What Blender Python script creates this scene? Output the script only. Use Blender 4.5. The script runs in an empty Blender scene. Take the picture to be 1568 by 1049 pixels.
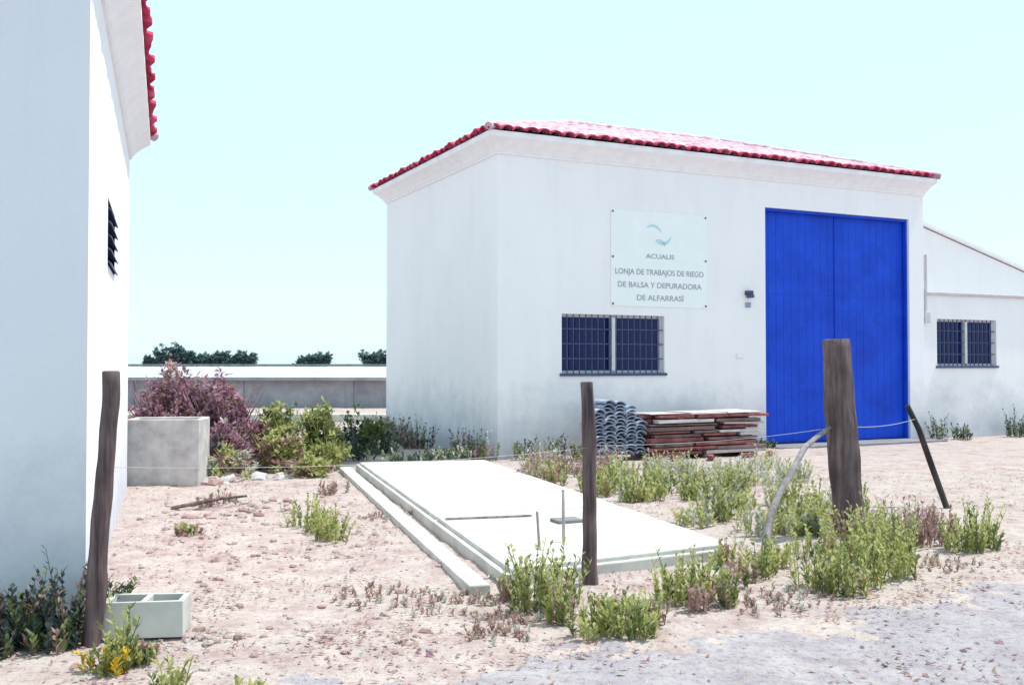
import bpy, bmesh, math, random
from mathutils import Vector, Matrix, noise, Euler
random.seed(7)
R=random.random
def U(a,b): return a+(b-a)*random.random()
S=bpy.context.scene
COL=S.collection
# ---------------------------------------------------------------- materials
def nt(name):
    m=bpy.data.materials.new(name); m.use_nodes=True
    t=m.node_tree; b=t.nodes['Principled BSDF']; b.inputs['Specular IOR Level'].default_value=0.25
    return m,t,b
def nz(t,scale,detail=4,rough=.6,vec=None):
    n=t.nodes.new('ShaderNodeTexNoise'); n.inputs['Scale'].default_value=scale
    n.inputs['Detail'].default_value=min(detail,4); n.inputs['Roughness'].default_value=rough
    if vec is not None: t.links.new(vec,n.inputs['Vector'])
    return n.outputs['Fac']
def geo(t): return t.nodes.new('ShaderNodeNewGeometry').outputs['Position']
def obj(t): return t.nodes.new('ShaderNodeTexCoord').outputs['Object']
def mapping(t,v,scale=(1,1,1)):
    m=t.nodes.new('ShaderNodeMapping'); m.inputs['Scale'].default_value=scale; t.links.new(v,m.inputs['Vector']); return m.outputs[0]
def ramp(t,fac,stops):
    r=t.nodes.new('ShaderNodeValToRGB'); e=r.color_ramp.elements
    while len(e)<len(stops): e.new(.5)
    for el,(p,c) in zip(e,stops):
        el.position=p; el.color=(c[0],c[1],c[2],1) if hasattr(c,'__len__') else (c,c,c,1)
    t.links.new(fac,r.inputs[0]); return r.outputs[0]
def mix(t,f,a,b,mode='MIX'):
    m=t.nodes.new('ShaderNodeMix'); m.data_type='RGBA'; m.blend_type=mode
    for sock,v in ((0,f),(6,a),(7,b)):
        if isinstance(v,(int,float)): m.inputs[sock].default_value=v
        elif isinstance(v,tuple): m.inputs[sock].default_value=(*v,1)
        else: t.links.new(v,m.inputs[sock])
    return m.outputs[2]
def bump(t,b,h,st=.5,d=.01):
    n=t.nodes.new('ShaderNodeBump'); n.inputs['Strength'].default_value=st; n.inputs['Distance'].default_value=d
    t.links.new(h,n.inputs['Height']); t.links.new(n.outputs[0],b.inputs['Normal'])
def simple(name,c1,c2,scale=8,rough=.8,bm=.3,bd=.01,metal=0):
    m,t,b=nt(name); v=obj(t); f=nz(t,scale,5,.65,v)
    t.links.new(ramp(t,f,[(.3,c1),(.7,c2)]),b.inputs['Base Color'])
    b.inputs['Roughness'].default_value=rough; b.inputs['Metallic'].default_value=metal
    if bm: bump(t,b,f,bm,bd)
    return m
def wall_mat(name,base,stain=(.42,.45,.53)):
    m,t,b=nt(name); v=obj(t)
    big=nz(t,.7,5,.6,v); st=nz(t,3.0,5,.7,mapping(t,v,(1,1,.12)))
    c=ramp(t,big,[(.3,tuple(x*.95 for x in base)),(.7,base)])
    c=mix(t,ramp(t,st,[(.5,0.0),(.78,.30)]),c,tuple(x*.82 for x in base))
    sx=t.nodes.new('ShaderNodeSeparateXYZ'); t.links.new(v,sx.inputs[0])
    ad=t.nodes.new('ShaderNodeMath'); ad.operation='MULTIPLY_ADD'; t.links.new(nz(t,2.2,5,.75,v),ad.inputs[0]); ad.inputs[1].default_value=-1.7; 
    t.links.new(sx.outputs[2],ad.inputs[2])
    mr=t.nodes.new('ShaderNodeMapRange'); t.links.new(ad.outputs[0],mr.inputs[0])
    mr.inputs[1].default_value=-.95; mr.inputs[2].default_value=.40; mr.inputs[3].default_value=.8; mr.inputs[4].default_value=0
    c=mix(t,mr.outputs[0],c,stain)
    t.links.new(c,b.inputs['Base Color']); b.inputs['Roughness'].default_value=.9
    bump(t,b,nz(t,25,5,.7,v),.3,.010)
    return m
M={}
M['wall']=wall_mat('white_render',(.90,.865,.895))
M['wall_shaded']=wall_mat('shade_blue_render',(.75,.75,.81))  # white render with the front face's bluish shade put into its colour
M['trim']=simple('white_trim',(.82,.79,.82),(.90,.87,.90),5,.85,.2)
def tile_mat(name,a,b_,c_,k=.2):
    m,t,b=nt(name); v=obj(t)
    f=nz(t,5,5,.7,v)
    vo=t.nodes.new('ShaderNodeTexVoronoi'); vo.inputs['Scale'].default_value=3.6; t.links.new(v,vo.inputs['Vector'])
    bw=t.nodes.new('ShaderNodeRGBToBW'); t.links.new(vo.outputs['Color'],bw.inputs[0])
    c=ramp(t,f,[(.3,a),(.52,b_),(.7,c_)])
    c=mix(t,k*2,c,bw.outputs[0],'SOFT_LIGHT')
    t.links.new(c,b.inputs['Base Color']); b.inputs['Roughness'].default_value=.85; bump(t,b,nz(t,40,5,.6,v),.3,.01)
    return m
M['tile']=tile_mat('clay_tile_sunlit',(.46,.24,.29),(.60,.40,.46),(.66,.54,.60))  # roof-top clay, paled in the base colour to look sunlit
M['tile_edge']=tile_mat('clay_tile_shaded',(.38,.022,.065),(.54,.05,.12),(.58,.16,.22))  # same clay at the eave edge, shade painted in as deeper red
m,t,b=nt('blue_paint'); v=obj(t)
c=ramp(t,nz(t,1.4,5,.65,v),[(.3,(.003,.045,.48)),(.7,(.007,.075,.68))])
c=mix(t,ramp(t,nz(t,5,5,.75,mapping(t,v,(1,1,.2))),[(.58,0.0),(.8,.45)]),c,(.03,.12,.50))
t.links.new(c,b.inputs['Base Color']); b.inputs['Roughness'].default_value=.6; M['blue']=m
M['dark']=simple('dark_interior',(.01,.01,.02),(.02,.02,.04),5,.9,0)
m,t,b=nt('window_glass'); b.inputs['Base Color'].default_value=(.006,.014,.10,1); b.inputs['Roughness'].default_value=.15; b.inputs['Specular IOR Level'].default_value=.25; M['glass']=m
M['alu']=simple('aluminium_frame',(.50,.51,.56),(.65,.65,.68),10,.4,0)
M['bars']=simple('painted_bars',(.05,.06,.14),(.09,.11,.20),10,.5,0)
M['ink']=simple('sign_ink',(.24,.27,.35),(.42,.44,.50),30,.7,0)
M['logo']=simple('sign_logo_blue',(.42,.68,.75),(.54,.74,.80),10,.7,0)
M['sign']=simple('sign_panel',(.84,.86,.88),(.89,.90,.91),3,.6,.05)
M['conc']=simple('pale_concrete',(.45,.44,.41),(.62,.61,.57),2.5,.9,.5,.01)
M['conc2']=simple('weathered_concrete',(.36,.33,.33),(.60,.57,.56),4,.95,.7,.02)
M['concd']=simple('dark_concrete',(.16,.16,.17),(.30,.29,.30),2,.95,.4,.02)
M['concw']=simple('shed_wall_concrete',(.24,.24,.27),(.40,.39,.42),1.2,.95,.4,.02)
M['plastic']=simple('white_plastic_sheet',(.40,.42,.42),(.54,.55,.56),.6,.6,.2,.05)
def wood(name,a,b_):
    m,t,b=nt(name); v=obj(t)
    f=nz(t,14,5,.7,mapping(t,v,(1,1,.07)))
    c=ramp(t,f,[(.32,a),(.68,b_)]); c=mix(t,ramp(t,nz(t,2.5,4,.6,v),[(.4,0.0),(.75,.6)]),c,tuple(x*.45 for x in a))
    t.links.new(c,b.inputs['Base Color']); b.inputs['Roughness'].default_value=.9; bump(t,b,f,.9,.02); return m
M['wood']=wood('weathered_post_wood',(.055,.035,.040),(.25,.18,.18))
M['wood2']=wood('grey_stick_wood',(.18,.16,.17),(.40,.36,.36))
M['woodd']=wood('dark_iron',(.02,.018,.02),(.08,.06,.06))
M['wire']=simple('galvanised_wire',(.40,.40,.41),(.5,.5,.5),10,.5,0,metal=.3)
M['brickpile']=simple('red_timber',(.13,.035,.04),(.38,.15,.14),3,.9,.5)
M['browntimber']=simple('brown_timber',(.09,.05,.055),(.30,.20,.19),3,.9,.5)
M['brickpale']=simple('pale_boards',(.48,.41,.43),(.64,.58,.60),7,.9,.5)
M['bluegrey']=simple('bluegrey_tiles',(.22,.26,.37),(.46,.50,.60),9,.8,.3)
def leaf(name,a,b_,tr=.3):
    m,t,b=nt(name); f=nz(t,7,2,.7,geo(t))
    c=ramp(t,f,[(.3,a),(.7,b_)]); t.links.new(c,b.inputs['Base Color']); b.inputs['Roughness'].default_value=.7
    tl=t.nodes.new('ShaderNodeBsdfTranslucent'); t.links.new(c,tl.inputs[0])
    mx=t.nodes.new('ShaderNodeMixShader'); mx.inputs[0].default_value=tr
    t.links.new(b.outputs[0],mx.inputs[1]); t.links.new(tl.outputs[0],mx.inputs[2])
    t.links.new(mx.outputs[0],t.nodes['Material Output'].inputs['Surface']); return m
M['lg']=leaf('leaf_green',(.10,.14,.05),(.25,.29,.11))
M['ly']=leaf('leaf_yellow_green',(.33,.36,.12),(.58,.57,.25),.38)
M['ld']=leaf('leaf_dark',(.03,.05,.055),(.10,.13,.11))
M['lr']=leaf('leaf_dry_red',(.28,.16,.14),(.50,.34,.30))
M['lp']=leaf('dead_purple_brush',(.22,.09,.15),(.56,.35,.42))
M['lw']=leaf('leaf_silver',(.36,.38,.32),(.60,.60,.50))
M['lf']=leaf('hazed_tree_leaf',(.07,.13,.15),(.16,.24,.24))  # distance haze painted into the leaf colour, bluer and paler
M['yel']=leaf('yellow_flower',(.65,.40,.02),(.75,.5,.04))
def ground_mat(name,cols,speck):
    m,t,b=nt(name); g=geo(t)
    big=nz(t,.55,4,.6,g); med=nz(t,3.0,5,.72,g); fine=nz(t,22,5,.8,g)
    c=ramp(t,med,[(.34,cols[0]),(.47,cols[1]),(.60,cols[2])])
    c=mix(t,ramp(t,big,[(.42,0.0),(.66,.6)]),c,cols[3])
    c=mix(t,ramp(t,fine,[(.50,0.0),(.66,.8)]),c,speck)
    t.links.new(c,b.inputs['Base Color']); b.inputs['Roughness'].default_value=.97; b.inputs['Specular IOR Level'].default_value=.1
    bump(t,b,fine,.8,.028); return m
M['soil']=ground_mat('dry_soil',((.36,.26,.245),(.455,.37,.35),(.52,.45,.415),(.49,.445,.39)),(.32,.215,.21))
M['gravel']=ground_mat('gravel_surface',((.30,.255,.275),(.37,.33,.345),(.44,.405,.41),(.37,.34,.365)),(.21,.18,.22))
M['stone']=simple('field_stone',(.32,.26,.26),(.50,.43,.42),3,.95,.5)
M['redsoil']=simple('red_soil_clod',(.28,.17,.16),(.42,.30,.28),6,.95,.5)
# ---------------------------------------------------------------- helpers
def mesh(name,vs,fs,mats,parent=None,mi=None,smooth=False,loc=None):
    me=bpy.data.meshes.new(name); me.from_pydata([tuple(v) for v in vs],[],fs)
    for k in mats: me.materials.append(M[k])
    if mi: me.polygons.foreach_set('material_index',mi)
    if smooth: me.polygons.foreach_set('use_smooth',[True]*len(fs))
    me.update(); o=bpy.data.objects.new(name,me); COL.objects.link(o)
    if parent: o.parent=parent
    if loc: o.location=loc
    return o
def boxes(name,lst,mat,parent=None,bev=0,jit=0,loc=None,rot=0):
    vs=[];fs=[];mi=[]
    mats=mat if isinstance(mat,list) else [mat]
    for bx in lst:
        x0,x1,y0,y1,z0,z1=bx[:6]; n=len(vs)
        a=bx[6] if len(bx)>6 else 0; cx,cy=(x0+x1)/2,(y0+y1)/2
        for z in (z0,z1):
            for x,y in ((x0,y0),(x1,y0),(x1,y1),(x0,y1)):
                dx,dy=x-cx,y-cy
                vs.append((cx+dx*math.cos(a)-dy*math.sin(a)+U(-jit,jit),cy+dx*math.sin(a)+dy*math.cos(a)+U(-jit,jit),z+U(-jit,jit)))
        fs+=[tuple(n+i for i in f) for f in ((3,2,1,0),(4,5,6,7),(0,1,5,4),(1,2,6,5),(2,3,7,6),(3,0,4,7))]
        mi+=[random.randrange(len(mats))]*6
    o=mesh(name,vs,fs,mats,parent,mi=mi)
    if loc: o.location=loc
    o.rotation_euler[2]=rot
    if bev:
        md=o.modifiers.new('b','BEVEL'); md.width=bev; md.segments=2
    return o
def empty(name,loc=(0,0,0),rz=0):
    e=bpy.data.objects.new(name,None); COL.objects.link(e); e.location=loc; e.rotation_euler[2]=rz; e.empty_display_size=.3; return e
def tube(name,pts,rads,mat,parent=None,seg=12,irr=0.0,cap=True):
    vs=[];fs=[]; pts=[Vector(p) for p in pts]; n=len(pts)
    for i,p in enumerate(pts):
        d=(pts[min(i+1,n-1)]-pts[max(i-1,0)]).normalized()
        a=d.cross(Vector((0,1,0.01))).normalized(); c=d.cross(a)
        for k in range(seg):
            th=2*math.pi*k/seg; r=rads[i]*(1+irr*noise.noise(Vector((math.cos(th)*1.5,math.sin(th)*1.5,p.z*3+p.x*7))))
            vs.append(p+a*math.cos(th)*r+c*math.sin(th)*r)
    for i in range(n-1):
        for k in range(seg):
            fs.append((i*seg+k,i*seg+(k+1)%seg,(i+1)*seg+(k+1)%seg,(i+1)*seg+k))
    if cap:
        fs.append(tuple(range(seg))); fs.append(tuple((n-1)*seg+k for k in range(seg)))
    return mesh(name,vs,fs,[mat],parent,smooth=True)
# ---------------------------------------------------------------- ground
def gh(x,y):
    d=math.hypot(x,y-9); f=max(0,1-max(0,d-12)/25)
    if f==0: return 0.0
    p=Vector((x,y,0))
    return f*(.035*noise.noise(p*.7)+.018*noise.noise(p*2.7+Vector((5,1,0)))+.010*noise.noise(p*9)+.005*noise.noise(p*23))-.01
def axis(a,b,st,far):
    l=[]; x=a
    while x<b: l.append(x); x+=st
    lo=[];hi=[];s=st;x=a
    while x>-far: s*=1.35; x-=s; lo.append(x)
    s=st;x=l[-1]
    while x<far: s*=1.35; x+=s; hi.append(x)
    return lo[::-1]+l+hi
X=axis(-5.5,6.5,.05,1500); Y=axis(4.2,15.5,.06,1500)
nx,ny=len(X),len(Y)
H=[[gh(x,y) for x in X] for y in Y]
vs=[(X[i],Y[j],H[j][i]) for j in range(ny) for i in range(nx)]
fs=[(j*nx+i,j*nx+i+1,(j+1)*nx+i+1,(j+1)*nx+i) for j in range(ny-1) for i in range(nx-1)]
mesh('ground',vs,fs,['soil'],smooth=True)
def road_edge(x): return 5.25+.40*x+.045*x*min(x,8)
# gravel sheet dips under the soil towards its verge, so the border is ragged
def roff(x,y):
    e=road_edge(x)+.5*noise.noise(Vector((x*1.3,y*1.3,3)))
    d=e-y
    return max(-.03,min(.006,.022*d))+.014*noise.noise(Vector((x*6,y*6,2)))*max(0,1-abs(d)/1.0)
rv={};v2=[];f2=[]
def rvx(i,j):
    if (i,j) not in rv: rv[(i,j)]=len(v2); v2.append((X[i],Y[j],H[j][i]+roff(X[i],Y[j])))
    return rv[(i,j)]
for j in range(ny-1):
    for i in range(nx-1):
        x,y=X[i],Y[j]
        if -60<x<60 and y>-20:
            e=road_edge(x)+.5*noise.noise(Vector((x*1.3,y*1.3,3)))
            if y<e+1.0: f2.append((rvx(i,j),rvx(i+1,j),rvx(i+1,j+1),rvx(i,j+1)))
mesh('gravel_road',v2,f2,['gravel'],smooth=True)
bm=bmesh.new(); bmesh.ops.create_icosphere(bm,subdivisions=1,radius=1); IV=[v.co.copy() for v in bm.verts]; IF=[tuple(v.index for v in f.verts) for f in bm.faces]; bm.free()
SL=[(-2.35,15.0),(-.42,15.4),(1.84,8.2),(-.05,7.15)]
def inslab(x,y):
    c=False
    for k in range(4):
        (x1,y1),(x2,y2)=SL[k],SL[(k+1)%4]
        if (y1>y)!=(y2>y) and x<(x2-x1)*(y-y1)/(y2-y1)+x1: c=not c
    return c
def stones(name,pts,mats,par=None):
    vs=[];fs=[];m=[]
    for (x,y,r) in pts:
        e=Euler((U(0,6),U(0,6),U(0,6))).to_matrix(); n=len(vs); sq=U(.4,.75); z=gh(x,y)+r*sq*.2
        for v in IV:
            w=e@(v*U(.7,1.15)); vs.append((x+w.x*r,y+w.y*r,z+w.z*r*sq))
        k=random.randrange(len(mats)); fs+=[tuple(n+i for i in f) for f in IF]; m+=[k]*len(IF)
    return mesh(name,vs,fs,mats,mi=m,parent=par)
pts=[]
while len(pts)<3600:
    y=4.6+11*R()**1.7; x=U(-.6,.6)*y*1.05
    if not inslab(x,y) and not(x<-2.6-.35*(y-6.2) ):
        pts.append((x,y,.005+.014*R()**3))
stones('scattered_pebbles',pts,['soil','soil','redsoil','gravel'])
stones('soil_clods',[(U(-3.2,-.4),U(5.2,12),U(.015,.045)) for _ in range(130)]+[(random.gauss(-1.7,.12),random.gauss(5.9,.05),U(.02,.05)) for _ in range(30)]+[(random.gauss(-3.2,.5),random.gauss(10.8,.5),U(.03,.07)) for _ in range(60)]+[(random.gauss(-2.1,.5),random.gauss(8.3,.5),U(.02,.04)) for _ in range(60)],['redsoil','soil','soil'])
vs=[];fs=[];mi=[]
n=0
while n<9500:
    y=4.7+10*R()**1.5; x=U(-.6,.6)*y
    if noise.noise(Vector((x*1.1,y*1.1,9)))<U(-.25,.45): continue
    if inslab(x,y): continue
    if y<road_edge(x) and R()<.7: continue
    n+=1; r=U(.008,.028); a=U(0,6.3); c,s=math.cos(a),math.sin(a); z=gh(x,y)+.008; k=len(vs); w=r*U(.2,.5)
    vs+=[(x-c*r,y-s*r,z),(x+s*w,y-c*w,z+U(0,.015)),(x+c*r,y+s*r,z+U(0,.02)),(x-s*w,y+c*w,z+U(0,.012))]; fs.append((k,k+1,k+2,k+3)); mi.append(random.choice([0,0,0,1,2]))
mesh('dry_leaf_litter',vs,fs,['lr','lp','lw'],mi=mi)
# ---------------------------------------------------------------- plants
def add_leaf(vs,fs,mi,p,d,L,w,k):
    d=d.normalized(); s=d.cross(Vector((U(-.3,.3),U(-.3,.3),1)))
    if s.length<1e-3: s=Vector((1,0,0))
    s.normalize(); n=len(vs); q=p+d*L*.45+Vector((0,0,L*.08))
    vs.extend([p,q+s*w,p+d*L,q-s*w]); fs.append((n,n+1,n+2,n+3)); mi.append(k)
def add_stem(vs,fs,mi,p,q,r,k):
    n=len(vs); d=(q-p).normalized(); a=d.cross(Vector((.3,1,.1))).normalized(); c=d.cross(a)
    for P,rr in ((p,r),(q,r*.5)):
        for t in range(3):
            th=t*2.0944; vs.append(P+a*math.cos(th)*rr+c*math.sin(th)*rr)
    for t in range(3): fs.append((n+t,n+(t+1)%3,n+3+(t+1)%3,n+3+t)); mi.append(k)
def weed(name,x,y,rad,h,mats,stems=40,lv=16,L=.06,flat=False,rx=1.0):
    vs=[];fs=[];mi=[]
    for i in range(stems):
        a=U(0,6.28); rr=rad*R()**.6; bx,by=math.cos(a)*rr*rx,math.sin(a)*rr
        hh=h*U(.45,1.1)*(1-.35*rr/rad); lean=Vector((math.cos(a),math.sin(a),0))*U(0,.35)*hh+Vector((U(-.1,.1),U(-.1,.1),0))*hh
        p0=Vector((bx,by,gh(x+bx,y+by)-.01)); p1=p0+lean*.4+Vector((0,0,hh*.55)); p2=p0+lean+Vector((0,0,hh))
        k=random.randrange(len(mats))
        add_stem(vs,fs,mi,p0,p1,.005,k); add_stem(vs,fs,mi,p1,p2,.0035,k)
        for j in range(lv):
            t=(j+R())/lv; p=p0.lerp(p1,t/.55) if t<.55 else p1.lerp(p2,(t-.55)/.45)
            b=U(0,6.28); up=U(.5,1.9)
            add_leaf(vs,fs,mi,p,Vector((math.cos(b),math.sin(b),up)),L*U(.6,1.3)*(1.15-.5*t),L*U(.12,.24),k if R()<.8 else random.randrange(len(mats)))
    return mesh(name,vs,fs,mats,mi=mi,loc=(x,y,0))
G=['ly','ly','lg','ly']; GD=['lg','ly','ly','lr']; DR=['lr','lr','lw','lr']
W=[
(-1.62,9.0,.16,.34,G,24),(-2.02,9.9,.20,.36,G,26),(-1.8,9.4,.15,.25,G,16),
(.12,6.55,.13,.52,G,28),(.32,6.75,.14,.46,G,26),(.30,6.3,.12,.34,GD,22),(.02,6.9,.10,.35,GD,14),
(.50,5.95,.14,.26,G,26),(.72,5.95,.15,.28,G,30),(.62,6.2,.12,.26,GD,18),(.85,6.15,.09,.22,GD,12),
(1.08,6.7,.13,.40,G,24),(1.28,6.8,.13,.42,G,26),(1.42,6.6,.10,.30,GD,16),(1.2,6.5,.1,.22,DR,10),
(1.65,7.3,.15,.26,GD,16),(1.9,7.6,.15,.32,G,18),(1.75,7.9,.16,.26,GD,16),
(2.15,7.15,.16,.42,G,28),(2.35,7.0,.15,.36,GD,28),(2.55,7.35,.20,.50,G,34),(2.85,7.55,.20,.56,G,36),(3.0,8.0,.2,.60,G,38),(2.75,8.1,.2,.5,GD,32),(3.1,8.8,.22,.45,GD,26),(2.5,8.3,.2,.38,G,22),(2.1,7.9,.15,.28,G,16),(3.2,8.3,.15,.5,GD,22),
(3.85,8.5,.15,.44,G,30),(4.08,8.7,.17,.46,G,34),(3.6,8.8,.2,.42,['lr','lp','lr','lw'],34),(3.75,9.4,.22,.40,DR,30),(4.0,9.3,.18,.34,DR,24),(3.45,9.1,.2,.34,DR,24),
(-2.06,5.30,.06,.46,G,10),(-2.10,5.25,.12,.17,['ly','yel','ly','lg'],26),(-2.0,5.4,.1,.14,GD,18),(-1.63,4.82,.07,.24,G,9),(-1.25,4.72,.07,.12,G,9),
(-2.2,12.3,.2,.2,DR,16),(-3.35,11.3,.25,.2,DR,16),(-3.0,9.3,.12,.14,GD,12),
]
for w in W: weed('weed_plant',w[0],w[1],w[2],w[3],w[4],w[5],L=.062)
for k in range(42):
    y=U(9.3,13.8); edge=1.88-(y-8.2)*.306; x=edge+.2+U(0,1)*(2.2 if y>10 else 1.7)
    mt=random.choice([G,G,G,['lw','ly','lg'],['lw','ly','ly'],['lw','ly','ly'],GD])
    weed('weed_plant',x,y,U(.13,.24),U(.22,.46),mt,19,11,.08)
for k in range(14):
    weed('dry_shrub',U(.2,1.6),U(13.4,15.4),U(.2,.3),U(.25,.5),random.choice([DR,['lr','lp','lw'],['lw','ly','lr']]),20,11,.08)
for k in range(14):
    weed('silver_shrub',U(2.0,4.6),U(13.0,15.4),U(.2,.3),U(.22,.40),['lw','lw','ly'],18,11,.08)
for (x,y,r) in ((-.9,6.9,.35),(-.45,6.7,.35),(0,6.3,.3),(-.2,6.9,.2),(1.6,6.6,.3),(1.9,6.9,.3),(1.4,7.2,.25),(-1.3,10.4,.3),(3.4,7.9,.3),(-.1,5.9,.2)):
    weed('creeping_dry_weed',x,y,r,.07,['lr','lr','lw'],40,9,.04)
for (x,y,r,h) in ((-3.15,5.72,.16,.42),(-2.95,5.85,.15,.32),(-2.78,5.8,.15,.46),(-2.62,5.85,.14,.52),(-3.3,5.6,.2,.3),(-2.45,6.1,.1,.4),(-2.9,5.6,.16,.2),(-2.6,5.65,.14,.24)):
    weed('dark_weed_plant',x,y,r,h,['ld','lg','ld','ld','lr'],34,14,.07)
A=Vector((-.242,16.74,0)); ua=math.atan2(.4315,.902); u=Vector((math.cos(ua),math.sin(ua),0)); v_=Vector((-u.y,u.x,0))
for k in range(15):
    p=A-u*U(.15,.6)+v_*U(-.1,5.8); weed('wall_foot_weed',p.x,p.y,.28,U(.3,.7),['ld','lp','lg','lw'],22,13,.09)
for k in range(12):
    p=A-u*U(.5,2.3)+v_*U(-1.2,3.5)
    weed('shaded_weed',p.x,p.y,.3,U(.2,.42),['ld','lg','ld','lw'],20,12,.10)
for (s,d,h,m_) in ((.35,-.35,.45,0),(.8,-.5,.5,0),(1.2,-.7,.35,1),(10.0,-.3,.75,0),(10.6,-.35,.4,0),(12.3,-.35,.7,0),(12.7,-.3,.5,0),(13.4,-.3,.6,1),(5.5,-.25,.2,0)):
    p=A+u*s+v_*d; weed('wall_foot_weed',p.x,p.y,.2,h,['ld','lg'] if m_==0 else ['lg','ly'],18,12,.09)
def bush(name,x,y,rx,ry,h,mats,n=2200,L=.08,twigs=60,carve=-.22):
    vs=[];fs=[];mi=[]
    for i in range(twigs):
        a=U(0,6.28); q=Vector((math.cos(a)*rx*U(.2,.95),math.sin(a)*ry*U(.2,.95),h*U(.4,.95)))
        p=Vector((q.x*.25,q.y*.25,-.02)); md=p.lerp(q,.5)+Vector((U(-.1,.1),U(-.1,.1),.08)); add_stem(vs,fs,mi,p,md,.012,0); add_stem(vs,fs,mi,md,q,.007,0)
    for i in range(n):
        d=Vector((random.gauss(0,1),random.gauss(0,1),abs(random.gauss(0,1)))).normalized()
        r=U(.45,1.0)**.6*(.78+.5*noise.noise(d*2.2+Vector((x,y,0))))
        p=Vector((d.x*r*rx,d.y*r*ry,d.z*r*h*1.1))
        if noise.noise(p*3.3+Vector((x,0,y)))<carve: continue
        kk=int((noise.noise(p*2+Vector((7,x,y)))*.9+.5)*len(mats)); kk=max(0,min(len(mats)-1,kk))
        add_leaf(vs,fs,mi,p,Vector((U(-1,1),U(-1,1),U(-.3,1.2))),L*U(.6,1.4),L*U(.15,.36),kk)
    return mesh(name,vs,fs,mats,mi=mi,loc=(x,y,0))
bush('dead_brush_heap',-5.3,15.6,1.05,.8,1.52,['lp','lp','lr','lp'],6000,.12,140,-.32)
bush('dead_brush_heap',-4.45,15.3,.95,.6,1.38,['lp','lr','lp','lp'],5400,.12,120,-.32)
bush('dead_brush_heap',-4.15,14.5,.5,.4,.8,['lr','lp','lw','lp'],1900,.10,60)
bush('green_bush',-3.7,15.6,.5,.5,1.02,['ly','ly','lg','ly'],2400,.12)
bush('green_bush',-3.15,16.2,.5,.5,.95,['ly','lg','ly'],2000,.12)
bush('green_bush',-3.4,14.8,.5,.35,.65,['ly','ly','lr','ly'],1500,.10)
bush('green_bush',-2.8,15.2,.4,.35,.5,['ly','lg','ly'],1200,.10)
bush('dark_green_bush',-2.6,17.8,.6,.5,.75,['lg','ld','lg'],1600,.10)
bush('dry_bush',-3.9,13.9,.4,.4,.45,['lr','ly','lw'],1100,.08)
bush('dry_bush',-2.9,14.2,.45,.35,.3,['lr','ly','lr'],900,.08)
# ---------------------------------------------------------------- building kit
def wall_open(name,L,Hh,ops,parent,mat='wall',dep=.18,y=0,x0=0):
    xs=sorted({x0,L}|{o[0] for o in ops}|{o[1] for o in ops}); zs=sorted({-.3,Hh}|{o[2] for o in ops}|{o[3] for o in ops})
    vs=[];fs=[]
    def q(a,b,c,d):
        n=len(vs); vs.extend([a,b,c,d]); fs.append((n,n+1,n+2,n+3))
    for i in range(len(xs)-1):
        for j in range(len(zs)-1):
            cx,cz=(xs[i]+xs[i+1])/2,(zs[j]+zs[j+1])/2
            if any(o[0]<cx<o[1] and o[2]<cz<o[3] for o in ops): continue
            q((xs[i],y,zs[j]),(xs[i+1],y,zs[j]),(xs[i+1],y,zs[j+1]),(xs[i],y,zs[j+1]))
    for a,b,c,d in [o[:4] for o in ops]:
        q((a,y,c),(a,y+dep,c),(a,y+dep,d),(a,y,d)); q((b,y+dep,c),(b,y,c),(b,y,d),(b,y+dep,d))
        q((a,y,d),(a,y+dep,d),(b,y+dep,d),(b,y,d)); q((a,y+dep,c),(a,y,c),(b,y,c),(b,y+dep,c))
    return mesh(name,vs,fs,[mat],parent)
def tiles(name,origin,du,dv,L,run,rise,parent,p=.235):
    vs=[];fs=[];mi=[]; st=p/8; nc=int(L/st)+1; rows=int(run/.1)+1
    O=Vector(origin)
    for i in range(nc+1):
        s=min(i*st,L); tm=min(run,s,L-s)
        ph=(s/p)%1; wv=.065*abs(math.sin(math.pi*ph))**.6; ci=i//8
        for j in range(rows+1):
            t=min(j*.1,max(tm,0)); fr=(t/.4)%1
            vs.append(O+du*s+dv*(t-(.03*math.sin(ci*2.3) if j==0 else 0))+Vector((0,0,rise/run*t+wv+.03*(1-fr)+.007*math.sin(ci*5.1+j//4*3.7))))
    for i in range(nc):
        for j in range(rows):
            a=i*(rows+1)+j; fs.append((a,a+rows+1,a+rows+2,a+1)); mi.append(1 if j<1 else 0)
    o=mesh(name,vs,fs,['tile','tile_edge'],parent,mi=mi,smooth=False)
    md=o.modifiers.new('s','SOLIDIFY'); md.thickness=.022; md.offset=-1; md.material_offset_rim=1
    return o
def cornice(name,x0,x1,y0,y1,prof,parent,rs=1.0):
    vs=[];fs=[]
    for off,z in prof: vs+=[(x0-off,y0-off,z),(x1+off*rs,y0-off,z),(x1+off*rs,y1+off,z),(x0-off,y1+off,z)]
    for i in range(len(prof)-1):
        for k in range(4): fs.append((i*4+k,i*4+(k+1)%4,i*4+4+(k+1)%4,i*4+4+k))
    n=4*(len(prof)-1); fs.append((n,n+1,n+2,n+3))
    return mesh(name,vs,fs,['trim'],parent)
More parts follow.
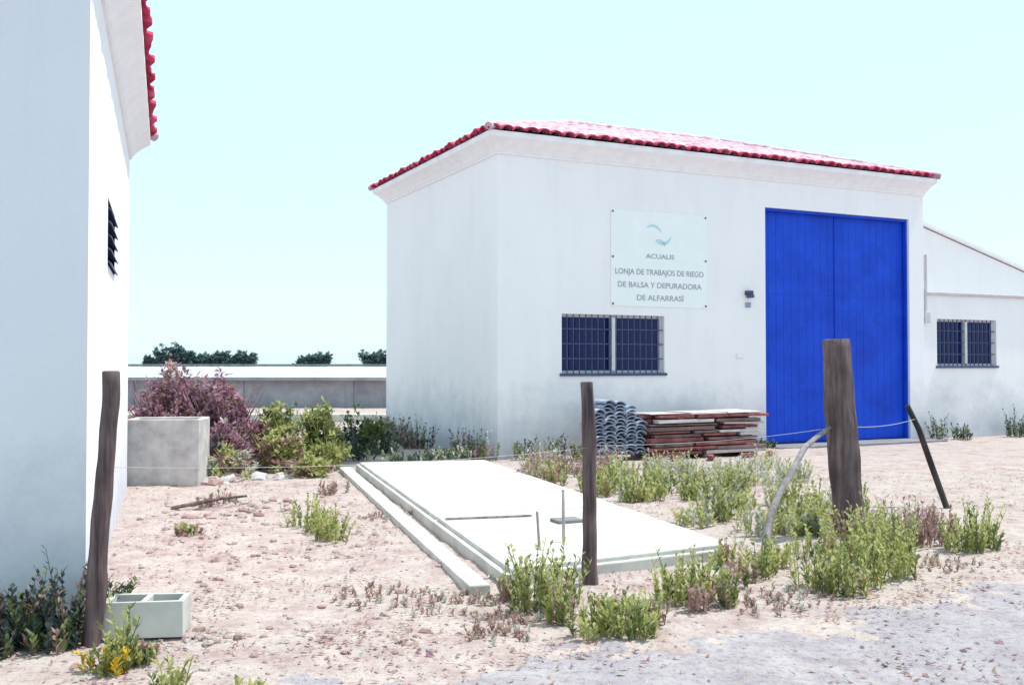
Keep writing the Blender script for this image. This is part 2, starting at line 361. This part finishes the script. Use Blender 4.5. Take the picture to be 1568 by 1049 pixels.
def hiproof(par,x0,x1,y0,y1,o,orr,z0,pitch):
    X0,X1,Y0,Y1=x0-o,x1+orr,y0-o,y1+o; run=(Y1-Y0)/2 ; W_=X1-X0
    if W_<Y1-Y0: run=W_/2
    rise=run*pitch; ex,ey=Vector((1,0,0)),Vector((0,1,0))
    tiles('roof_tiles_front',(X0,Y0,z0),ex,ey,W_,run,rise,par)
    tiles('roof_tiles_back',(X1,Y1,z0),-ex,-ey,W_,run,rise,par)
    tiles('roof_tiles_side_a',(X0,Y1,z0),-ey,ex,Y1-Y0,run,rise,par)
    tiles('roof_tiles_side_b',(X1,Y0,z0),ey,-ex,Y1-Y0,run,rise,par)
    top=z0+rise+.05
    if W_>=Y1-Y0: a=(X0+run,Y0+run,top); b=(X1-run,Y0+run,top)
    else: a=(X0+run,Y0+run,top); b=(X0+run,Y1-run,top)
    cs={(X0,Y0):a,(X0,Y1):(a if W_>=Y1-Y0 else b),(X1,Y0):(b if W_>=Y1-Y0 else a),(X1,Y1):b}
    for c,tgt in cs.items():
        p=Vector((c[0],c[1],z0+.04)); tt=Vector(tgt); nn=14
        tube('hip_ridge_tiles',[p.lerp(tt,i/nn) for i in range(nn+1)],[.065+.012*(i%2) for i in range(nn+1)],'tile',par,10)
    tube('ridge_tiles',[Vector(a).lerp(Vector(b),i/14) for i in range(15)],[.07+.012*(i%2) for i in range(15)],'tile',par,10)
def window(par,a,b,c,d,y,name):
    f=.05
    boxes(name+'_frame',[(a,b,y+.09,y+.14,c,c+f),(a,b,y+.09,y+.14,d-f,d),(a,a+f,y+.09,y+.14,c+f,d-f),(b-f,b,y+.09,y+.14,c+f,d-f),((a+b)/2-.035,(a+b)/2+.035,y+.025,y+.14,c+f,d-f)],'alu',par)
    mesh(name+'_glass',[(a,y+.13,c),(b,y+.13,c),(b,y+.13,d),(a,y+.13,d)],[(0,1,2,3)],['glass'],par)
    L=[];n=int((b-a)/.125)
    for i in range(1,n): x=a+(b-a)*i/n; L.append((x-.008,x+.008,y+.03,y+.046,c,d))
    for i in (1,2,3): z=c+(d-c)*i/4; L.append((a,b,y+.046,y+.056,z-.01,z+.01))
    boxes(name+'_bars',L,'bars',par)
    boxes(name+'_sill',[(a-.04,b+.04,y-.04,y+.09,c-.045,c+.004)],'bars',par,.008)
WH=empty('warehouse_building',A,ua)
wall_open('front_wall',9.92,5.16,[(1.224,3.355,1.42,2.46),(5.693,9.50,-.3,4.615)],WH,dep=.2)
mesh('other_walls',[(0,0,-.3),(9.92,0,-.3),(9.92,5.89,-.3),(0,5.89,-.3),(0,0,5.16),(9.92,0,5.16),(9.92,5.89,5.16),(0,5.89,5.16)],[(1,2,6,5),(2,3,7,6),(3,0,4,7)],['wall'],WH)
prof=[(.0,5.13),(.03,5.13),(.03,5.165),(.04,5.17),(.09,5.24),(.17,5.32),(.25,5.38),(.25,5.47)]
cornice('cornice',0,9.92,0,5.89,prof,WH,.55)
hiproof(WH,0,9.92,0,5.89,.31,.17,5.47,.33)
window(WH,1.224,3.355,1.42,2.46,0,'window')
x=5.70; lst=[]
while x<9.49:
    w=min(.19,9.49-x); lst.append((x,x+w-.005,.150,.165,.06,2.947)); lst.append((x,x+w-.005,.150,.165,2.955,4.58)); x+=.19
boxes('door_ribs',lst,'blue',WH,.003)
boxes('door_sheet',[(5.70,9.495,.155,.19,.04,4.60)],'blue',WH)
boxes('door_frame',[(5.695,5.735,.05,.13,0,4.61),(9.46,9.497,.05,.13,0,4.61),(5.735,9.46,.05,.12,4.56,4.612),(7.57,7.60,.13,.149,.05,4.55)],'blue',WH,.004)
boxes('door_handle',[(7.42,7.46,.08,.12,1.0,1.35),(7.42,7.46,.12,.149,1.0,1.05)],'bars',WH)
boxes('threshold',[(5.5,9.9,-.6,.1,-.2,.03)],'concd',WH,.01)
boxes('sign_panel',[(2.215,4.306,-.014,-.003,2.62,4.35)],'sign',WH,.003)
L=[]
for x in (2.25,4.27):
    for z in (2.66,3.5,4.31): L.append((x-.016,x+.016,-.03,-.014,z-.016,z+.016))
boxes('sign_bolts',L,'bars',WH,.005)
def text(s,x,z,size,mat='ink',w=None):
    cu=bpy.data.curves.new('t','FONT'); cu.body=s; cu.size=size; cu.align_x='CENTER'; cu.extrude=.001; cu.offset=.001; cu.materials.append(M[mat])
    o=bpy.data.objects.new('sign_text',cu); COL.objects.link(o); o.parent=WH; o.location=(x,-.017,z); o.rotation_euler=(math.pi/2,0,0)
    bpy.context.view_layer.update()
    if w and o.dimensions.x>0: o.scale=(w/o.dimensions.x,1,1)
text('ACUALIS',3.26,3.50,.12,w=.62)
text('LONJA DE TRABAJOS DE RIEGO',3.26,3.20,.14,w=1.92)
text('DE BALSA Y DEPURADORA',3.26,2.965,.14,w=1.82)
text('DE ALFARRASÍ',3.26,2.735,.14,w=1.02)
def arc(cx,cz,r,a0,a1,w0):
    vs=[];fs=[];n=20
    for i in range(n+1):
        a=a0+(a1-a0)*i/n; w=w0*math.sin(math.pi*i/n)+.004
        for rr in (r-w,r+w): vs.append((cx+rr*math.cos(a),-.018,cz+rr*math.sin(a)))
    for i in range(n): fs.append((2*i,2*i+1,2*i+3,2*i+2))
    mesh('sign_logo',vs,fs,['logo'],WH)
arc(3.1,3.90,.20,.4,2.3,.02); arc(3.3,4.0,.22,4.0,5.9,.025); arc(3.22,3.68,.16,.3,2.0,.015)
boxes('wall_lamp',[(5.19,5.33,-.10,0,2.90,2.98),(5.22,5.30,-.16,-.02,2.84,2.90)],'bars',WH,.01)
boxes('call_plate',[(5.2,5.33,-.02,0,2.66,2.76)],'bluegrey',WH,.005)
boxes('junction_box',[(4.98,5.14,-.05,0,1.70,1.78)],'trim',WH,.008)
# annex
AX=empty('annex_building',A,ua)
wall_open('front_wall',18,3.06,[(10.43,12.27,1.54,2.55)],AX,dep=.18,y=.12,x0=9.925)
boxes('parapet_cap',[(9.925,18.05,.06,.34,3.06,3.12)],'brickpale',AX,.01)
boxes('flat_roof',[(9.925,18,.34,1.0,2.95,3.04)],'conc',AX)
window(AX,10.43,12.27,1.54,2.55,.12,'annex_window')
mesh('rear_shed_walls',[(9.93,1.0,-.3),(18,1.0,-.3),(18,1.0,2.80),(9.93,1.0,4.95),(18,6,-.3),(18,6,2.80),(9.93,6,-.3),(9.93,6,4.95),(18,.12,-.3),(18,.12,3.05),(18,1.0,3.05)],[(0,1,2,3),(1,4,5,2),(4,6,7,5),(8,1,10,9)],['wall'],AX)
mesh('rear_shed_roof',[(9.93,.9,4.98),(18.1,.9,2.80),(18.1,6.1,2.80),(9.93,6.1,4.98),(9.93,.9,5.05),(18.1,.9,2.87),(18.1,6.1,2.87),(9.93,6.1,5.05)],[(0,1,2,3),(4,5,6,7),(0,1,5,4),(1,2,6,5),(2,3,7,6)],['trim'],AX)
tube('downpipe',[(10.02,.05,3.9),(10.02,.05,2.6),(10.02,.05,2.5)],[.035]*3,'alu',AX,10)
boxes('meter_box',[(9.96,10.12,.0,.118,2.45,2.68)],'alu',AX,.008)
# left building
la=math.atan2(.3283,.9446)
LB=empty('white_outbuilding',(-2.657,6.23,0),la)
mesh('walls',[(-6,0,-.3),(0,0,-.3),(0,7.06,-.3),(-6,7.06,-.3),(-6,0,4.28),(0,0,4.28),(0,7.06,4.28),(-6,7.06,4.28)],[(0,1,5,4),(2,3,7,6),(3,0,4,7)],['wall_shaded'],LB)
T0,T1,Z0,Z1=2.15,3.35,2.42,2.98
vs=[];fs=[];ys=[0,T0,T1,7.06];zs=[-.3,Z0,Z1,4.28]
for i in range(3):
    for j in range(3):
        if i==1 and j==1: continue
        n=len(vs); vs+=[(0,ys[i],zs[j]),(0,ys[i+1],zs[j]),(0,ys[i+1],zs[j+1]),(0,ys[i],zs[j+1])]; fs.append((n,n+1,n+2,n+3))
mesh('side_wall',vs,fs,['wall'],LB)
mesh('vent_dark',[(-.12,T0,Z0),(-.12,T1,Z0),(-.12,T1,Z1),(-.12,T0,Z1),(0,T0,Z0),(0,T1,Z0),(0,T1,Z1),(0,T0,Z1)],[(0,1,2,3),(0,1,5,4),(1,2,6,5),(2,3,7,6),(3,0,4,7)],['dark'],LB)
vs=[];fs=[]
for i in range(5):
    z=Z0+(Z1-Z0)*i/5; n=len(vs)
    vs+=[(-.1,T0,z+.10),(.03,T0,z),(.03,T1,z),(-.1,T1,z+.10),(-.1,T0,z+.115),(.03,T0,z+.015),(.03,T1,z+.015),(-.1,T1,z+.115)]
    fs+=[tuple(n+k for k in f) for f in ((0,1,2,3),(4,5,6,7),(0,1,5,4),(1,2,6,5),(2,3,7,6))]
mesh('vent_louvres',vs,fs,['bars'],LB)
lp=[(o,z-.88) for o,z in prof]
cornice('cornice',-6,0,0,7.06,lp,LB)
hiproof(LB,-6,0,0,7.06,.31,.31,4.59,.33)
# ---------------------------------------------------------------- slab
SB=empty('concrete_slab')
def poly_slab(name,P,z0,z1,mat):
    n=len(P); vs=[(x,y,z0) for x,y in P]+[(x,y,z1) for x,y in P]
    fs=[tuple(range(n,2*n))]+[(i,(i+1)%n,n+(i+1)%n,n+i) for i in range(n)]
    o=mesh(name,vs,fs,[mat],SB); md=o.modifiers.new('b','BEVEL'); md.width=.01; md.segments=2; return o
poly_slab('slab_base',[SL[3],SL[2],SL[1],SL[0]],-.2,.085,'conc')
def lerp2(a,b,t): return (a[0]+(b[0]-a[0])*t,a[1]+(b[1]-a[1])*t)
def bil(s,t): return lerp2(lerp2(SL[3],SL[2],s),lerp2(SL[0],SL[1],s),t)
for a,b in ((.006,.312),(.317,.62),(.624,.99)):
    poly_slab('cover_plate',[bil(.025,a),bil(.985,a),bil(.985,b),bil(.025,b)],.085,.12,'conc')
poly_slab('edge_kerb',[(-.30,7.00),(-.15,7.04),(-2.43,15.0),(-2.59,14.95)],-.1,.045,'conc')
q=bil(.5,.22)
boxes('hatch_lid',[(-.13,.13,-.10,.10,.12,.15)],'concd',SB,.005,loc=(q[0]+.12,q[1],0),rot=.4)
boxes('loose_timber',[(-.42,.42,-.02,.02,.12,.14)],'wood2',SB,.004,loc=(-.22,9.55,0),rot=.25)
tube('iron_stub',[(.43,8.3,.12),(.425,8.3,.55)],[.014,.012],'wood2',SB,8)
tube('iron_stub',[(.22,7.95,.10),(.20,7.95,.42)],[.012,.010],'wood2',SB,8)
# ---------------------------------------------------------------- fence
FN=empty('wire_fence')
def post(name,b,tp,r0,r1,mat='wood',irr=.25,n=26):
    b,tp=Vector(b),Vector(tp); P=[b.lerp(tp,i/n)+Vector((.010*noise.noise(Vector((i*.3,b.x,0))),.008*noise.noise(Vector((i*.3,b.x,9))),0)) for i in range(n+1)]
    rr=[r0+(r1-r0)*i/n for i in range(n+1)]; P.append(P[-1]+Vector((0,0,.006))); rr.append(r1*.8)
    return tube(name,P,rr,mat,FN,18,irr)
post('post_left',(-2.415,5.74,-.15),(-2.315,5.76,1.55),.054,.047)
post('post_middle',(.575,7.23,-.15),(.545,7.23,1.46),.056,.048)
post('post_corner',(3.19,9.4,-.15),(3.05,9.4,1.82),.15,.122,irr=.28)
tube('brace_branch',[(3.0,9.38,1.0),(2.82,9.2,.93),(2.64,9.0,.84),(2.48,8.75,.70),(2.27,8.5,.47),(2.15,8.3,.34),(2.06,8.1,.18),(2.0,8.0,-.05)],[.020,.024,.026,.027,.028,.032,.028,.026],'wood2',FN,12,.4)
tube('iron_stake',[(4.93,11.27,-.1),(4.72,11.27,.5),(4.60,11.27,.85),(4.47,11.27,1.12)],[.036,.036,.034,.03],'woodd',FN,8)
def wire(a,b,sag,nm='wire',r=.0018):
    a,b=Vector(a),Vector(b); tube(nm,[a.lerp(b,i/16)-Vector((0,0,sag*4*(i/16)*(1-i/16))) for i in range(17)],[r]*17,'wire',FN,5)
wire((-2.34,5.76,1.0),(.555,7.2,.99),.05)
wire((.56,7.26,1.0),(3.0,9.32,1.0),.04)
wire((3.2,9.4,1.0),(4.55,11.25,.97),.03,r=.003); wire((4.5,11.3,1.0),(9,17,1.0),.06)
# ---------------------------------------------------------------- yard objects
HB=empty('hollow_concrete_block',(-2.17,5.95,0),.12)
def blk(L_,W_,Hh,t):
    l=[(-L_/2,L_/2,-W_/2,-W_/2+t,0,Hh),(-L_/2,L_/2,W_/2-t,W_/2,0,Hh)]
    for x in (-L_/2,-t/2,L_/2-t): l.append((x,x+t,-W_/2+t,W_/2-t,0,Hh-.001))
    return l
boxes('block_shell',blk(.46,.24,.21,.035),'conc',HB,.004,.003)
boxes('block_web',[(-.19,.19,-.083,.083,0,.10)],'concd',HB)
CB=empty('concrete_trough',(-4.66,13.45,0),.10)
boxes('trough_walls',[(-.5,.5,-.35,-.27,-.1,.86),(-.5,.5,.27,.35,-.1,.86),(-.5,-.42,-.27,.27,-.1,.855),(.42,.5,-.27,.27,-.1,.855)],'conc2',CB,.015,.006)
boxes('trough_floor',[(-.42,.42,-.27,.27,-.1,.35)],'concd',CB)
stones('rubble_heap',[(random.gauss(-3.95,.2),random.gauss(13.7,.3),U(.06,.16)) for _ in range(26)]+[(U(-4.4,-3.0),U(13.6,15),U(.04,.10)) for _ in range(30)],['stone','conc2','redsoil'])
tube('fallen_branch',[(-3.72,10.9,.02),(-3.5,11.0,.05),(-3.25,11.15,.09),(-3.0,11.3,.10)],[.02,.024,.02,.012],'wood',None,8,.4)
ST=empty('salvaged_timber_pile',A,ua)
l=[];z=0.06
for r in range(10):
    hh=U(.055,.08)
    for k in range(4):
        ln=U(.7,1.5); y0_=-1.3+k*.20+U(-.05,.04); xx=2.15+U(0,.2)
        while xx<4.40:
            x1_=min(xx+ln,4.6+U(-.2,.05)); l.append((xx,x1_,y0_,y0_+U(.12,.18),z+U(0,.012),z+hh-U(.004,.018),U(-.04,.04))); xx=x1_+U(.02,.16); ln=U(.4,1.4)
    z+=hh
ztop=z
boxes('boards',l,['brickpile','browntimber','brickpile','brickpale','browntimber','brickpile'],ST,.004,.008)
boxes('supports',[(2.3+i*1.0,2.42+i*1.0,-1.28,-.5,-.05,.06) for i in range(3)],'browntimber',ST,.004)
boxes('cover_boards',[(2.2+i*.78,2.97+i*.78+U(-.06,.04),-1.30,-.6,ztop+.004*i,ztop+.02+.004*i,U(-.04,.04)) for i in range(3)],'brickpale',ST,.004,.01)
boxes('stray_offcuts',[(a,a+.3,b,b+.1,0,.07,c) for a,b,c in ((2.4,-1.6,.4),(3.0,-1.7,1.),(3.8,-1.65,.2),(4.4,-1.5,.8),(2.1,-1.55,.1))],'brickpile',ST,.004)
SK=empty('stacked_roof_tiles',A,ua)
vs=[];fs=[]
for col in range(5):
    top=(.74,.88,.90,.80,.6)[col]+U(-.04,.04); zz=.03; ox=U(-.02,.02)
    while zz<top:
        zz+=U(.045,.065); cx=1.33+col*.19+ox+U(-.03,.03); n=len(vs); tl=U(-.02,.02); yv0=-1.15+U(-.06,.06)
        for yv in (yv0,yv0+.43):
            for k in range(7):
                a=math.pi*k/6; vs.append((cx+.09*math.cos(a),yv,zz+.05*math.sin(a)+tl*math.cos(a)))
        for k in range(6): fs.append((n+k,n+k+1,n+8+k,n+7+k))
o=mesh('tiles',vs,fs,['bluegrey'],SK); md=o.modifiers.new('s','SOLIDIFY'); md.thickness=.016
# ---------------------------------------------------------------- distance
GR=empty('greenhouse',(0,36,0),-.02)
boxes('low_wall',[(-60,30,0,.25,-.3,1.02)],'concw',GR)
boxes('wall_pillars',[(x,x+.25,-.06,0,-.3,1.04) for x in range(-58,30,4)],'concw',GR)
mesh('plastic_roof',[(-60,-.2,1.06),(30,-.2,1.06),(30,9,1.45),(-60,9,1.45),(30,9.2,1.38),(-60,9.2,1.38)],[(0,1,2,3),(3,2,4,5)],['plastic'],GR)
boxes('roof_gutter',[(-60,30,8.9,9.1,1.46,1.56)],'concd',GR)
boxes('eave_gutter',[(-60,30,-.32,-.2,.98,1.09)],'concw',GR)
boxes('canal_kerb',[(-26,2,27.5,28.1,-.2,.18)],'conc')
vs=[];fs=[];mi=[]
def crown(cx,cy,w,h,n):
    for i in range(9):
        bx=cx+U(-.5,.5)*w; r=U(.14,.26)*w; hz=h*U(.45,.82)
        for k in range(n//9):
            d=Vector((random.gauss(0,1),random.gauss(0,1),random.gauss(0,.8))).normalized()*U(.5,1)
            p=Vector((bx+d.x*r,cy+d.y*r,hz+d.z*h*.25))
            add_leaf(vs,fs,mi,p,Vector((U(-1,1),U(-1,1),U(-.5,1))),.6,.22,0)
    for k in range(4):
        add_stem(vs,fs,mi,Vector((cx+U(-.4,.4)*w,cy,-.2)),Vector((cx+U(-.4,.4)*w,cy,h*.6)),.16,0)
for (x,w,h) in ((-43,2,2.6),(-41,3.2,3.9),(-39,2.5,3.0),(-36.5,3,2.6),(-34,3,2.9),(-32.3,2.5,2.7),(-24.6,2.4,2.5),(-23.2,2.4,2.6),(-17,3,3.0),(-15,4,3.3),(-10,5,3.3),(62,6,4),(75,8,5),(-60,6,4),(-70,8,4)):
    crown(x,120,w,h,700)
mesh('distant_tree_row',vs,fs,['lf'],mi=mi)
# ---------------------------------------------------------------- light
el=math.radians(66); az=math.radians(19)
sd=Vector((math.cos(el)*math.cos(az),math.cos(el)*math.sin(az),math.sin(el)))
su=bpy.data.lights.new('sun','SUN'); su.energy=4.9; su.angle=math.radians(.5); su.color=(1,.95,.90)
so=bpy.data.objects.new('sun',su); COL.objects.link(so); so.rotation_euler=sd.to_track_quat('Z','Y').to_euler()
w=bpy.data.worlds.new('World'); S.world=w; w.use_nodes=True; t=w.node_tree; bg=t.nodes['Background']
sk=t.nodes.new('ShaderNodeTexSky'); sk.sky_type='NISHITA'; sk.sun_disc=False; sk.sun_elevation=el; sk.sun_rotation=math.radians(90)-az
sk.air_density=1.0; sk.dust_density=.7; sk.ozone_density=1.0; sk.altitude=0
# bright summer haze veil over the clear-sky model
c=mix(t,.66,sk.outputs[0],(7.4,10.5,11.3))
t.links.new(c,bg.inputs[0]); bg.inputs[1].default_value=.133
# ---------------------------------------------------------------- camera
cd=bpy.data.cameras.new('camera'); cd.lens=35; cd.sensor_width=36; cd.clip_end=4000
co=bpy.data.objects.new('camera',cd); COL.objects.link(co); co.location=(0,0,1.6); co.rotation_euler=(math.radians(91.19),0,0)
S.camera=co
S.view_settings.view_transform='Standard'; S.view_settings.look='None'; S.view_settings.exposure=0
